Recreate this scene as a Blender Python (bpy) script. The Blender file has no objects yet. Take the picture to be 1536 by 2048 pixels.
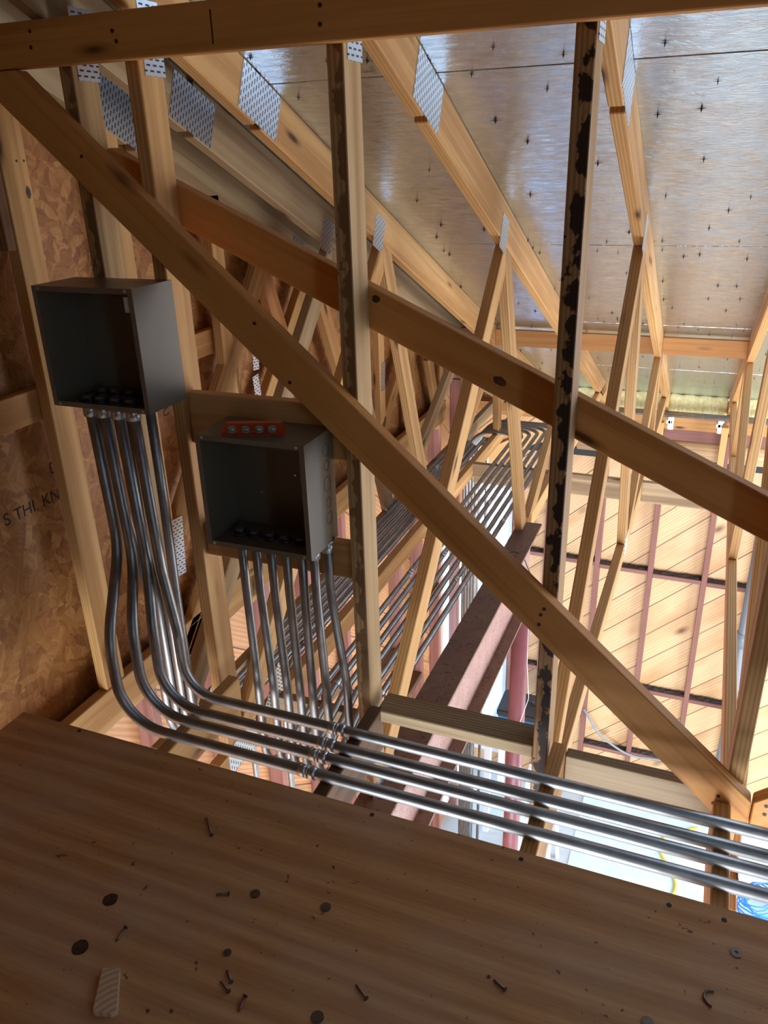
import bpy, bmesh, math, random
from mathutils import Vector as V, Matrix
C = bpy.context.scene.collection
S = bpy.context.scene
H = 6.3                      # eye height above the lower floor; heights below are written from the eye
rnd = random.Random(7)

# ------------------------------------------------------------------ camera, world, lights, exposure
cam = bpy.data.cameras.new('camera'); co = bpy.data.objects.new('camera', cam); C.objects.link(co)
cam.sensor_fit = 'HORIZONTAL'; cam.sensor_width = 36; cam.lens = 36 * 1600 / 1536
cam.clip_start = .02; cam.clip_end = 100
r_ = V((0.92737888, 0.37312638, -0.02729679)); d_ = V((0.12753687, -0.38388795, -0.9145296)); f_ = V((-0.35171403, 0.84463409, -0.40359695))
co.matrix_world = Matrix(((r_.x, -d_.x, -f_.x, 0), (r_.y, -d_.y, -f_.y, 0), (r_.z, -d_.z, -f_.z, H), (0, 0, 0, 1)))
S.camera = co
w = bpy.data.worlds.new('world'); S.world = w; w.use_nodes = True
w.node_tree.nodes['Background'].inputs[0].default_value = (.50, .73, 1, 1)
w.node_tree.nodes['Background'].inputs[1].default_value = 6.0
S.view_settings.view_transform = 'Standard'; S.view_settings.look = 'None'; S.view_settings.gamma = 1
S.view_settings.use_curve_mapping = False
S.view_settings.exposure = 0.0
S.cycles.max_bounces = 10; S.cycles.diffuse_bounces = 6; S.cycles.glossy_bounces = 5
S.cycles.sample_clamp_indirect = 6
S.cycles.use_denoising = True

def area(name, loc, target, sx, sy, power, col):
    l = bpy.data.lights.new(name, 'AREA'); l.shape = 'RECTANGLE'; l.size = sx; l.size_y = sy; l.energy = power; l.color = col
    o = bpy.data.objects.new(name, l); C.objects.link(o); o.location = (loc[0], loc[1], loc[2] + H)
    o.rotation_euler = (V(target) - V(loc)).to_track_quat('-Z', 'Y').to_euler()
    return o
# daylight entering by the two tall openings of the right wall, and by the shopfront below the deck
area('daylight_right', (4.35, 4.6, -3.6), (0, 4.6, -4.9), 4.2, 4.6, 385, (.97, .955, 1))
area('daylight_shopfront', (1.2, -2.9, -4.4), (.6, 4.4, -6.3), 4.5, 3.2, 560, (.88, .91, 1))

# ------------------------------------------------------------------ node helpers and materials
def mat(name):
    m = bpy.data.materials.new(name); m.use_nodes = True
    n = m.node_tree; n.nodes.clear()
    out = n.nodes.new('ShaderNodeOutputMaterial'); b = n.nodes.new('ShaderNodeBsdfPrincipled')
    n.links.new(b.outputs[0], out.inputs[0])
    return m, n, b
def N(n, t, **k):
    x = n.nodes.new('ShaderNode' + t)
    for a, v in k.items():
        if a.startswith('i_'):
            key = a[2:]; key = int(key) if key.isdigit() else key.replace('_', ' ')
            if isinstance(v, bpy.types.NodeSocket): n.links.new(v, x.inputs[key])
            else: x.inputs[key].default_value = v
        else: setattr(x, a, v)
    return x
def ramp(n, fac, stops):
    r = n.nodes.new('ShaderNodeValToRGB'); n.links.new(fac, r.inputs[0])
    e = r.color_ramp.elements
    while len(e) < len(stops): e.new(.5)
    for i, (p, c) in enumerate(stops): e[i].position = p; e[i].color = (c[0], c[1], c[2], 1)
    return r.outputs[0]
def mix(n, f, a, b, mode='MIX'):
    m = N(n, 'MixRGB', blend_type=mode)
    for i, v in enumerate((f, a, b)):
        if isinstance(v, bpy.types.NodeSocket): n.links.new(v, m.inputs[i])
        else: m.inputs[i].default_value = v if i == 0 else (v[0], v[1], v[2], 1)
    return m.outputs[0]
def mth(n, op, a, b=0.0):
    m = N(n, 'Math', operation=op)
    for i, v in enumerate((a, b)):
        if isinstance(v, bpy.types.NodeSocket): n.links.new(v, m.inputs[i])
        else: m.inputs[i].default_value = v
    return m.outputs[0]
def coords(n, scale=(1, 1, 1), rot=(0, 0, 0), rand=True, src=3):
    tc = N(n, 'TexCoord'); o = tc.outputs[src]
    if rand:
        oi = N(n, 'ObjectInfo'); k = mth(n, 'MULTIPLY', oi.outputs['Random'], 53.0)
        o = N(n, 'VectorMath', operation='ADD', i_0=o, i_1=N(n, 'CombineXYZ', i_0=k, i_1=k, i_2=k).outputs[0]).outputs[0]
    return N(n, 'Mapping', i_0=o, i_2=rot, i_3=scale).outputs[0]
def bump(n, b, h, strength, dist=.002):
    x = N(n, 'Bump', i_Strength=strength, i_Distance=dist, i_Height=h); n.links.new(x.outputs[0], b.inputs['Normal'])

def wood(name, light, mid, dark, knot=(.09, .035, .012), rough=.62, knots=.8, bark=None, cover=.06, fibre=.55):
    """softwood: growth rings and fibres along the piece's own X, scattered knots; tinted by the object's colour"""
    m, n, b = mat(name)
    ring = N(n, 'TexWave', wave_type='BANDS', bands_direction='Y', i_Scale=3.2, i_Distortion=6.0, i_Detail=2.5, i_Detail_Scale=.8,
             i_Vector=coords(n, (.3, 9, 9))).outputs['Fac']
    fib = N(n, 'TexNoise', i_Scale=1.0, i_Detail=4.0, i_Roughness=.6, i_Vector=coords(n, (3, 150, 150))).outputs[0]
    blot = N(n, 'TexNoise', i_Scale=1.0, i_Detail=3.0, i_Vector=coords(n, (2.2, 9, 9))).outputs[0]
    f = mth(n, 'ADD', mth(n, 'MULTIPLY', ring, .45), mth(n, 'MULTIPLY', fib, fibre))
    c = ramp(n, f, [(.15, light), (.52, mid), (.9, dark)])
    c = mix(n, ramp(n, blot, [(.35, (0, 0, 0)), (.75, (.4, .4, .4))]), c, dark)
    if knots:
        vo = N(n, 'TexVoronoi', feature='F1', i_Scale=1.0, i_Randomness=1.0, i_Vector=coords(n, (2.3, 9, 9)))
        kn = ramp(n, vo.outputs['Distance'], [(.06 * knots, (1, 1, 1)), (.13 * knots, (.35, .35, .35)), (.2 * knots, (0, 0, 0))])
        c = mix(n, kn, c, knot)
    if bark:
        bn = N(n, 'TexNoise', i_Scale=1.0, i_Detail=3.0, i_Roughness=.55, i_Vector=coords(n, (20, 26, 26), rand=False)).outputs[0]
        sx = N(n, 'SeparateXYZ', i_0=N(n, 'TexCoord').outputs[3])
        side = mth(n, 'MULTIPLY', mth(n, 'ADD', sx.outputs[1], .003), 9.0)
        bk = ramp(n, mth(n, 'ADD', bn, mth(n, 'MINIMUM', side, cover)), [(.49, (0, 0, 0)), (.53, (1, 1, 1))])
        bk = mth(n, 'MULTIPLY', mth(n, 'MULTIPLY', bk, mth(n, 'LESS_THAN', sx.outputs[2], -.0425)), .95)
        c = mix(n, bk, c, bark)
    c = mix(n, 1.0, c, N(n, 'ObjectInfo').outputs['Color'], 'MULTIPLY')
    n.links.new(c, b.inputs['Base Color']); b.inputs['Roughness'].default_value = rough
    b.inputs['Specular IOR Level'].default_value = .3
    bump(n, b, fib, .25)
    return m
PINE = wood('pine_framing_lumber', (.72, .42, .165), (.61, .33, .112), (.42, .19, .058))
GREY = wood('weathered_pine_lumber', (.56, .40, .22), (.46, .30, .145), (.29, .17, .075), knots=1.0)
BARKY = wood('pine_with_bark', (.50, .30, .13), (.40, .22, .085), (.25, .12, .045), bark=(.022, .011, .007), knots=0)
WANE = wood('pine_with_wane', (.60, .40, .19), (.50, .31, .13), (.3, .15, .05), bark=(.22, .115, .046), cover=.2, knots=0)
ROUGH = wood('rough_sawn_lumber', (.46, .34, .19), (.36, .25, .13), (.2, .125, .06), knots=.6, fibre=.8)
RED = wood('old_red_framing', (.37, .17, .125), (.31, .13, .095), (.2, .075, .055), knots=.6)
OLD = wood('old_brown_framing', (.20, .105, .05), (.15, .075, .035), (.09, .045, .02), knots=.6)

def m_ply():
    m, n, b = mat('plywood_deck')
    ring = N(n, 'TexWave', wave_type='BANDS', bands_direction='Y', i_Scale=1.3, i_Distortion=9.0, i_Detail=3.0, i_Detail_Scale=.7,
             i_Vector=coords(n, (.35, 4.2, 1), rand=False)).outputs['Fac']
    fib = N(n, 'TexNoise', i_Scale=1.0, i_Detail=6.0, i_Roughness=.72, i_Vector=coords(n, (5, 110, 1), rand=False)).outputs[0]
    f = mth(n, 'ADD', mth(n, 'MULTIPLY', ring, .26), mth(n, 'MULTIPLY', fib, .78))
    c = ramp(n, f, [(.28, (.72, .39, .16)), (.54, (.58, .285, .105)), (.84, (.42, .185, .06))])
    dirt = N(n, 'TexNoise', i_Scale=2.4, i_Detail=7.0, i_Roughness=.6, i_Vector=coords(n, (1, 1.6, 1), rand=False)).outputs[0]
    c = mix(n, ramp(n, dirt, [(.45, (0, 0, 0)), (.8, (.55, .55, .55))]), c, (.58, .45, .33))
    sp = N(n, 'TexNoise', i_Scale=55.0, i_Detail=3.0, i_Vector=coords(n, (1, 1, 1), rand=False)).outputs[0]
    c = mix(n, ramp(n, sp, [(.69, (0, 0, 0)), (.74, (.75, .75, .75))]), c, (.06, .03, .015))
    n.links.new(c, b.inputs['Base Color']); b.inputs['Roughness'].default_value = .55
    b.inputs['Specular IOR Level'].default_value = .35
    bump(n, b, fib, .3)
    return m
PLY = m_ply()
def m_osb():
    """wood strands pressed at random angles: every cell has its own strand direction and tone"""
    m, n, b = mat('oriented_strand_board')
    base = None; hh = None
    for i, sc in enumerate((17.0, 26.0, 22.0)):
        nz = N(n, 'TexNoise', i_Scale=22.0, i_Detail=3.0, i_Vector=coords(n, rot=(i, 0, 0), rand=False)).outputs[1]
        pv = N(n, 'VectorMath', operation='ADD', i_0=coords(n, rot=(.9 * i + .3, 0, 0), rand=False), i_1=N(n, 'VectorMath', operation='MULTIPLY', i_0=nz, i_1=(0, .035, .035)).outputs[0]).outputs[0]
        v = N(n, 'TexVoronoi', feature='F1', i_Scale=sc, i_Vector=N(n, 'Mapping', i_0=pv, i_3=(1, .55, 1.6)).outputs[0])
        ch = N(n, 'SeparateColor', i_0=v.outputs['Color'])
        vr = N(n, 'VectorRotate', rotation_type='X_AXIS', i_Vector=coords(n, rand=False), i_Angle=mth(n, 'ADD', mth(n, 'MULTIPLY', ch.outputs[0], 3.0), i * 1.1)).outputs[0]
        st = N(n, 'TexNoise', i_Scale=1.0, i_Detail=4.0, i_Roughness=.65, i_Vector=N(n, 'Mapping', i_0=vr, i_3=(1, 9, 95)).outputs[0]).outputs[0]
        t = mth(n, 'ADD', mth(n, 'MULTIPLY', ch.outputs[1], .36), mth(n, 'MULTIPLY', st, .78))
        c = ramp(n, t, [(.15, (.13, .042, .008)), (.42, (.28, .10, .02)), (.64, (.39, .16, .036)), (.9, (.58, .28, .085))])
        if base is None: base, hh = c, t
        else:
            pick = N(n, 'TexVoronoi', feature='F1', i_Scale=15.0, i_Vector=N(n, 'Mapping', i_0=pv, i_3=(1, 1.5, .6), i_1=(0, i, 0)).outputs[0])
            g = N(n, 'SeparateColor', i_0=pick.outputs['Color']).outputs[2]
            k = mth(n, 'GREATER_THAN', g, .52)
            base = mix(n, k, base, c)
    n.links.new(base, b.inputs['Base Color']); b.inputs['Roughness'].default_value = .6
    bump(n, b, N(n, 'RGBToBW', i_0=base).outputs[0], .35)
    return m
OSB = m_osb()
def m_metal(name, col, rough, nscale=0, namt=.1, metallic=1.0, dark=None):
    m, n, b = mat(name); b.inputs['Metallic'].default_value = metallic; b.inputs['Roughness'].default_value = rough
    if nscale:
        z = N(n, 'TexNoise', i_Scale=nscale, i_Detail=4.0, i_Vector=coords(n)).outputs[0]
        d = dark or tuple(c * (1 - namt) for c in col)
        n.links.new(ramp(n, z, [(.35, d), (.65, col)]), b.inputs['Base Color'])
    else: b.inputs['Base Color'].default_value = (*col, 1)
    return m
EMT = m_metal('galvanized_conduit', (.39, .375, .35), .44, 18, .25)
FIT = m_metal('zinc_fittings', (.55, .55, .54), .38)
ZINC = m_metal('galvanized_steel', (.62, .65, .68), .4, 30, .25)
NAIL = m_metal('dull_dark_nails', (.20, .16, .13), .5)
BOX = m_metal('grey_enamel', (.16, .132, .09), .4, metallic=0.0)
KNOCK = m_metal('knockout_gap', (.012, .012, .012), .7, metallic=0.0)
DARK = m_metal('dark_iron', (.035, .03, .028), .6, metallic=.3)
WHITE = m_metal('white_paint', (.78, .80, .82), .5, metallic=0.0)
DARKP = m_metal('dark_bushing', (.03, .035, .04), .3, metallic=0.0)
PVC = m_metal('grey_pvc', (.20, .22, .23), .4, metallic=0.0)
MAROON = m_metal('maroon_primer_pipe', (.27, .085, .09), .38, 9, .25, metallic=0.0)
BLUE = m_metal('blue_plastic', (.06, .36, .60), .4, metallic=0.0)
BLUEW = m_metal('blue_cable', (.04, .26, .75), .4, metallic=0.0)
YELL = m_metal('yellow_cord', (.80, .62, .05), .45, metallic=0.0)
ORANGE = m_metal('orange_anodised', (.62, .085, .015), .35, metallic=.25)
VIAL = m_metal('clear_vial', (.30, .30, .26), .12, metallic=0.0)
INK = m_metal('black_ink', (.02, .013, .01), .7, metallic=0.0)
CREAM = m_metal('grey_cable', (.26, .28, .30), .4, metallic=0.0)
def m_plate():
    m, n, b = mat('punched_nail_plate'); b.inputs['Metallic'].default_value = 1
    s = N(n, 'SeparateXYZ', i_0=N(n, 'TexCoord').outputs[3])
    u = mth(n, 'DIVIDE', s.outputs[0], .0118); col = mth(n, 'FLOOR', u)
    v = mth(n, 'ADD', mth(n, 'DIVIDE', s.outputs[1], .024), mth(n, 'MULTIPLY', mth(n, 'MODULO', mth(n, 'ABSOLUTE', col), 2.0), .5))
    fu = mth(n, 'ABSOLUTE', mth(n, 'SUBTRACT', mth(n, 'FRACT', u), .5)); fv = mth(n, 'ABSOLUTE', mth(n, 'SUBTRACT', mth(n, 'FRACT', v), .5))
    slot = mth(n, 'MULTIPLY', mth(n, 'LESS_THAN', fu, .17), mth(n, 'LESS_THAN', fv, .3))
    c = mix(n, slot, (.66, .68, .70), (.02, .018, .015))
    n.links.new(c, b.inputs['Base Color']); n.links.new(mth(n, 'SUBTRACT', 1.0, slot), b.inputs['Metallic'])
    b.inputs['Roughness'].default_value = .42
    bump(n, b, slot, .5)
    return m
PLATE = m_plate()
def m_foil():
    m, n, b = mat('foil_facing'); b.inputs['Metallic'].default_value = 1
    w1 = N(n, 'TexNoise', i_Scale=1.0, i_Detail=5.0, i_Roughness=.6, i_Distortion=2.2, i_Vector=coords(n, (14, 48, 48), rand=False)).outputs[0]
    w2 = N(n, 'TexNoise', i_Scale=3.0, i_Detail=2.0, i_Vector=coords(n, (1, 1.3, 1), rand=False)).outputs[0]
    sc = N(n, 'TexNoise', i_Scale=26.0, i_Detail=3.0, i_Vector=coords(n, rand=False)).outputs[0]
    n.links.new(ramp(n, sc, [(.4, (.60, .735, .89)), (.7, (.70, .83, .97))]), b.inputs['Base Color'])  # blue of reflected daylight is put into the neutral foil's colour
    n.links.new(mth(n, 'ADD', mth(n, 'MULTIPLY', w2, .14), .10), b.inputs['Roughness'])
    h = mth(n, 'ADD', mth(n, 'MULTIPLY', w1, .6), mth(n, 'MULTIPLY', w2, 2.0))
    bump(n, b, h, .6, .006)
    return m
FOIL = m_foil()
def m_rust(name, a, c2, spots):
    m, n, b = mat(name)
    z = N(n, 'TexNoise', i_Scale=11.0, i_Detail=6.0, i_Vector=coords(n)).outputs[0]
    s = N(n, 'TexNoise', i_Scale=85.0, i_Detail=2.0, i_Vector=coords(n, (.6, 1, 1))).outputs[0]
    c = ramp(n, z, [(.3, a), (.7, c2)])
    c = mix(n, ramp(n, s, [(.6, (0, 0, 0)), (.67, (.8, .8, .8))]), c, spots)
    n.links.new(c, b.inputs['Base Color']); b.inputs['Roughness'].default_value = .55; b.inputs['Metallic'].default_value = .15
    return m
RUST = m_rust('rusted_steel', (.17, .092, .058), (.24, .135, .085), (.075, .035, .022))
PRIMER = m_rust('red_oxide_primer', (.36, .20, .165), (.44, .27, .225), (.12, .05, .04))
def m_planks(name, light, mid, dark, ang, axis):
    """tongue and groove boards laid on the diagonal, 0.2 m wide, with knots"""
    m, n, b = mat(name)
    rot = (0, ang, 0) if axis == 'Y' else (ang, 0, 0)
    p = coords(n, (1, 1, 1), rot, rand=False); s = N(n, 'SeparateXYZ', i_0=p)
    along = s.outputs[0] if axis == 'Y' else s.outputs[1]
    t = mth(n, 'DIVIDE', s.outputs[2], .235); idn = mth(n, 'FLOOR', t); fr = mth(n, 'FRACT', t)
    gap = mth(n, 'LESS_THAN', fr, .03)
    wn = N(n, 'TexWhiteNoise', noise_dimensions='1D', i_W=idn)
    q = N(n, 'CombineXYZ', i_0=mth(n, 'MULTIPLY', mth(n, 'ADD', along, mth(n, 'MULTIPLY', wn.outputs[0], 17.0)), 1.0), i_1=mth(n, 'MULTIPLY', s.outputs[2], 1.0), i_2=idn).outputs[0]
    g = N(n, 'TexWave', wave_type='BANDS', bands_direction='Y', i_Scale=2.6, i_Distortion=8.0, i_Detail=2.5, i_Detail_Scale=.8, i_Vector=N(n, 'Mapping', i_0=q, i_3=(.5, 5.0, 1)).outputs[0]).outputs['Fac']
    fib = N(n, 'TexNoise', i_Scale=1.0, i_Detail=4.0, i_Vector=N(n, 'Mapping', i_0=q, i_3=(3, 60, 1)).outputs[0]).outputs[0]
    f = mth(n, 'ADD', mth(n, 'MULTIPLY', g, .45), mth(n, 'MULTIPLY', fib, .5))
    c = ramp(n, f, [(.2, light), (.55, mid), (.95, dark)])
    c = mix(n, mth(n, 'MULTIPLY', wn.outputs[0], .4), c, light)
    bl = N(n, 'TexNoise', i_Scale=1.0, i_Detail=3.0, i_Vector=N(n, 'Mapping', i_0=q, i_3=(1.1, 3.0, 5)).outputs[0]).outputs[0]
    c = mix(n, ramp(n, bl, [(.5, (0, 0, 0)), (.7, (.75, .75, .75))]), c, dark)
    vo = N(n, 'TexVoronoi', feature='F1', i_Scale=1.0, i_Vector=N(n, 'Mapping', i_0=q, i_3=(1.7, 3.4, 1)).outputs[0])
    c = mix(n, ramp(n, vo.outputs['Distance'], [(.05, (1, 1, 1)), (.10, (.5, .5, .5)), (.17, (0, 0, 0))]), c, (.20, .07, .025))
    c = mix(n, gap, c, (.10, .045, .018))
    n.links.new(c, b.inputs['Base Color']); b.inputs['Roughness'].default_value = .5
    return m
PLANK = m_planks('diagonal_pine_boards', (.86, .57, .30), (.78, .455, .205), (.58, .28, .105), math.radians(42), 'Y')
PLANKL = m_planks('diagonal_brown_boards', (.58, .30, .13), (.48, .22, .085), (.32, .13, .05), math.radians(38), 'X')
def m_simple(name, c1, c2, scale, rough=.8):
    m, n, b = mat(name)
    z = N(n, 'TexNoise', i_Scale=scale, i_Detail=6.0, i_Vector=coords(n)).outputs[0]
    n.links.new(ramp(n, z, [(.35, c1), (.65, c2)]), b.inputs['Base Color']); b.inputs['Roughness'].default_value = rough
    return m
CONC = m_simple('concrete', (.47, .53, .54), (.60, .66, .67), 2.2)
SHEET = m_simple('daylight_blue_sheet', (.58, .84, .90), (.68, .89, .93), 5, .35)  # cyan of the daylight is put into the white sheet's own colour
YINS = m_simple('yellow_fibreglass', (.70, .58, .22), (.82, .74, .40), 40, .95)
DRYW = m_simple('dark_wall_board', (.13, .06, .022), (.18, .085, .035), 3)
def m_glass():
    m, n, b = mat('window_glass'); n.nodes.remove(b)
    tr = N(n, 'BsdfTransparent', i_Color=(.90, .95, 1, 1)); gl = N(n, 'BsdfGlossy', i_Roughness=.03)
    mx = N(n, 'MixShader', i_0=.06, i_1=tr.outputs[0], i_2=gl.outputs[0]); n.links.new(mx.outputs[0], n.nodes['Material Output'].inputs[0])
    return m
GLASS = m_glass()

# ------------------------------------------------------------------ mesh helpers
def link(name, me, m, parent=None, color=None):
    o = bpy.data.objects.new(name, me); C.objects.link(o)
    if m is not None and not len(me.materials):
        for k in (m if isinstance(m, (list, tuple)) else [m]): me.materials.append(k)
    if parent is not None: o.parent = parent
    if color: o.color = (*color, 1)
    return o
def bmobj(name, bm, m, parent=None, color=None, smooth=False, world=True):
    me = bpy.data.meshes.new(name); bm.to_mesh(me); bm.free()
    if smooth: me.polygons.foreach_set('use_smooth', [True] * len(me.polygons))
    o = link(name, me, m, parent, color)
    if world: o.location = V((0, 0, H)) - (parent.location if parent is not None else V())
    return o
def tag(o, label=None, cat=None, group=None, kind=None):
    if label: o['label'] = label
    if cat: o['category'] = cat
    if group: o['group'] = group
    if kind: o['kind'] = kind
    return o
def thing(name, loc, label, cat, group=None):
    o = bpy.data.objects.new(name, None); C.objects.link(o); o.empty_display_size = .05
    o.location = V(loc) + V((0, 0, H)); tag(o, label, cat, group)
    return o
def tint(s=.12):
    k = 1 - rnd.random() * s; h = rnd.uniform(-.05, .05)
    return (k * (1 + h * .3), k, k * (1 - h))
def lum(name, p0, p1, side, ws, wd, m, parent=None, cuts=(), color=None, chamfer=.0025):
    """a board from p0 to p1 (centre line): ws wide along 'side', wd along the third axis; cuts = [(point, outward normal)]"""
    p0, p1 = V(p0), V(p1); x = (p1 - p0); L = x.length; x.normalize()
    y = V(side); y = (y - x * y.dot(x)).normalized(); z = x.cross(y)
    R = Matrix((x, y, z)).transposed(); mid = (p0 + p1) / 2
    bm = bmesh.new(); bmesh.ops.create_cube(bm, size=1); bmesh.ops.scale(bm, vec=(L, ws, wd), verts=bm.verts)
    for cp, cn in cuts:
        g = bm.verts[:] + bm.edges[:] + bm.faces[:]
        r = bmesh.ops.bisect_plane(bm, geom=g, plane_co=R.transposed() @ (V(cp) - mid), plane_no=R.transposed() @ V(cn), clear_outer=True)
        bmesh.ops.holes_fill(bm, edges=[e for e in r['geom_cut'] if isinstance(e, bmesh.types.BMEdge)], sides=0)
    if chamfer: bmesh.ops.bevel(bm, geom=bm.edges[:], offset=chamfer, segments=1, affect='EDGES')
    bmesh.ops.recalc_face_normals(bm, faces=bm.faces[:])
    o = bmobj(name, bm, m, parent, color or tint(), world=False)
    M = R.to_4x4(); M.translation = mid + V((0, 0, H)) - (parent.location if parent is not None else V())
    o.matrix_basis = M
    return o
def boxbm(bm, lo, hi, mi=0):
    r = bmesh.ops.create_cube(bm, size=1)
    for v in r['verts']: v.co = V([lo[i] + (v.co[i] + .5) * (hi[i] - lo[i]) for i in range(3)])
    for f in {f for v in r['verts'] for f in v.link_faces}: f.material_index = mi
def boxo(name, lo, hi, m, parent=None, bev=0, color=None):
    c = (V(lo) + V(hi)) / 2
    bm = bmesh.new(); boxbm(bm, V(lo) - c, V(hi) - c)
    if bev: bmesh.ops.bevel(bm, geom=bm.edges[:], offset=bev, segments=2, affect='EDGES')
    o = bmobj(name, bm, m, parent, color, world=False)
    o.location = c + V((0, 0, H)) - (parent.location if parent is not None else V())
    return o
def fillet(pts, R, seg=9):
    """round each inner corner of a polyline with an arc of radius R"""
    P = [V(p) for p in pts]; out = [P[0]]
    for i in range(1, len(P) - 1):
        a = (P[i - 1] - P[i]); b = (P[i + 1] - P[i]); la, lb = a.length, b.length; a.normalize(); b.normalize()
        ang = a.angle(b)
        if ang > 3.1: out.append(P[i]); continue
        r = R[i - 1] if isinstance(R, (list, tuple)) else R
        t = min(r / math.tan(ang / 2), .49 * la, .49 * lb); r = t * math.tan(ang / 2)
        c = P[i] + (a + b).normalized() * (r / math.sin(ang / 2))
        s, e = P[i] + a * t - c, P[i] + b * t - c; w = s.angle(e); ax = s.cross(e).normalized()
        for k in range(seg + 1): out.append(c + Matrix.Rotation(w * k / seg, 3, ax) @ s)
    out.append(P[-1]); return out
def tubebm(bm, pts, r, n=14, cap=True, mi=0):
    P = [V(p) for p in pts]; prev = None; up = None
    for i, p in enumerate(P):
        t = (P[min(i + 1, len(P) - 1)] - P[max(i - 1, 0)]).normalized()
        if up is None: up = t.orthogonal().normalized()
        up = (up - t * up.dot(t)).normalized(); b = t.cross(up)
        ring = [bm.verts.new(p + (up * math.cos(2 * math.pi * k / n) + b * math.sin(2 * math.pi * k / n)) * r) for k in range(n)]
        if prev:
            for k in range(n):
                f = bm.faces.new((prev[k], prev[(k + 1) % n], ring[(k + 1) % n], ring[k])); f.smooth = True; f.material_index = mi
        elif cap: bm.faces.new(ring[::-1]).material_index = mi
        prev = ring
    if cap: bm.faces.new(prev).material_index = mi
def tubeo(name, pts, r, m, parent=None, n=14):
    bm = bmesh.new(); tubebm(bm, pts, r, n); bmesh.ops.recalc_face_normals(bm, faces=bm.faces[:])
    return bmobj(name, bm, m, parent)
def extr(name, prof, axis, a, b, m, parent=None):
    """prism: a closed profile swept along world axis 'X','Y' or 'Z' from a to b"""
    i = 'XYZ'.index(axis); bm = bmesh.new(); rows = []
    for t in (a, b):
        row = []
        for u, v in prof:
            q = [u, v]; q.insert(i, t); row.append(bm.verts.new(q))
        rows.append(row)
    n = len(prof); bm.faces.new(rows[0][::-1]); bm.faces.new(rows[1])
    for k in range(n): bm.faces.new((rows[0][k], rows[0][(k + 1) % n], rows[1][(k + 1) % n], rows[1][k]))
    bmesh.ops.recalc_face_normals(bm, faces=bm.faces[:])
    return bmobj(name, bm, m, parent)
def plate(parent, c, u, nrm, su, sv, t=.0016):
    """punched metal plate centred at c on a face with normal nrm, long side su along u"""
    c, u, nrm = V(c), V(u).normalized(), V(nrm).normalized(); v = nrm.cross(u)
    bm = bmesh.new(); boxbm(bm, (-su / 2, -sv / 2, -.0002), (su / 2, sv / 2, t))
    o = bmobj('nail_plate', bm, PLATE, parent, world=False)
    M = Matrix((u, v, nrm)).transposed().to_4x4(); M.translation = c + V((0, 0, H)) - (parent.location if parent is not None else V())
    o.matrix_basis = M
    return o

# ------------------------------------------------------------------ setting: roof, walls, floors
RM = -.4404                                     # roof pitch along Y
def roofz(y, off=1.203): return off + RM * y
RN = V((0, RM, -1)).normalized()                # inward normal of the underside
def ceiling():
    bm = bmesh.new(); brk = [-.2, .98, 2.27, 3.52, 4.76, 5.98, 7.05]
    for i in range(len(brk) - 1):
        a, b = brk[i] + .003, brk[i + 1] - .003
        vs = []
        for z in (0, .05):
            for x, y in ((-1.86, a), (4.3, a), (4.3, b), (-1.86, b)):
                vs.append(bm.verts.new((x, y, roofz(y) + z)))
        for q in ((0, 3, 2, 1), (4, 5, 6, 7), (0, 1, 5, 4), (1, 2, 6, 5), (2, 3, 7, 6), (3, 0, 4, 7)): bm.faces.new([vs[k] for k in q])
    bmesh.ops.recalc_face_normals(bm, faces=bm.faces[:])
    # star-shaped tears left where fasteners came through the facing
    rr = random.Random(3); T = V((0, 1, RM)).normalized(); X = V((1, 0, 0))
    spots = []
    for col in [x * .165 - 1.2 for x in range(14)]:
        for y in [1.5 + .27 * k for k in range(20)]:
            if rr.random() < .85: spots.append((col + rr.uniform(-.07, .07), y + rr.uniform(-.1, .1), rr.uniform(.009, .021)))
    for y in (2.2, 3.46, 3.58, 4.7, 4.82):
        for k in range(7): spots.append((rr.uniform(-1.2, 1.0), y + rr.uniform(-.03, .03), rr.uniform(.009, .014)))
    for x, y, s in spots:
        if y > 6.4: continue
        c = V((x, y, roofz(y))) + RN * .0025; ax = rr.uniform(.75, 1.2)
        vs = []
        for k in range(8):
            q = k * math.pi / 4; rad = s * (ax if k % 4 == 0 else 1.0) if k % 2 == 0 else s * .22
            vs.append(bm.verts.new(c + X * math.cos(q) * rad + T * math.sin(q) * rad))
        bm.faces.new(vs).material_index = 1
        tip = bm.verts.new(c + RN * .012)
        for k in range(0, 8, 2):
            f = bm.faces.new((vs[k - 1], vs[(k + 1) % 8], tip)); f.material_index = 1
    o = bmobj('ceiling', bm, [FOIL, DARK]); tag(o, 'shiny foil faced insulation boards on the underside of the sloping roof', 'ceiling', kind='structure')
    d = boxo('roof', (0, 0, 0), (1, 1, 1), OLD); bm = bmesh.new()
    vs = []
    for z in (.055, .08):
        for x, y in ((-1.95, -2.3), (4.4, -2.3), (4.4, 7.3), (-1.95, 7.3)): vs.append(bm.verts.new((x, y, roofz(y) + z)))
    for q in ((0, 3, 2, 1), (4, 5, 6, 7), (0, 1, 5, 4), (1, 2, 6, 5), (2, 3, 7, 6), (3, 0, 4, 7)): bm.faces.new([vs[k] for k in q])
    bmesh.ops.recalc_face_normals(bm, faces=bm.faces[:]); me = bpy.data.meshes.new('roof'); bm.to_mesh(me); bm.free(); me.materials.append(OLD)
    d.data = me; d.location = (0, 0, H); tag(d, 'roof boards above the foil faced insulation', 'roof', kind='structure')
    d.name = 'roof'
ceiling()
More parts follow.
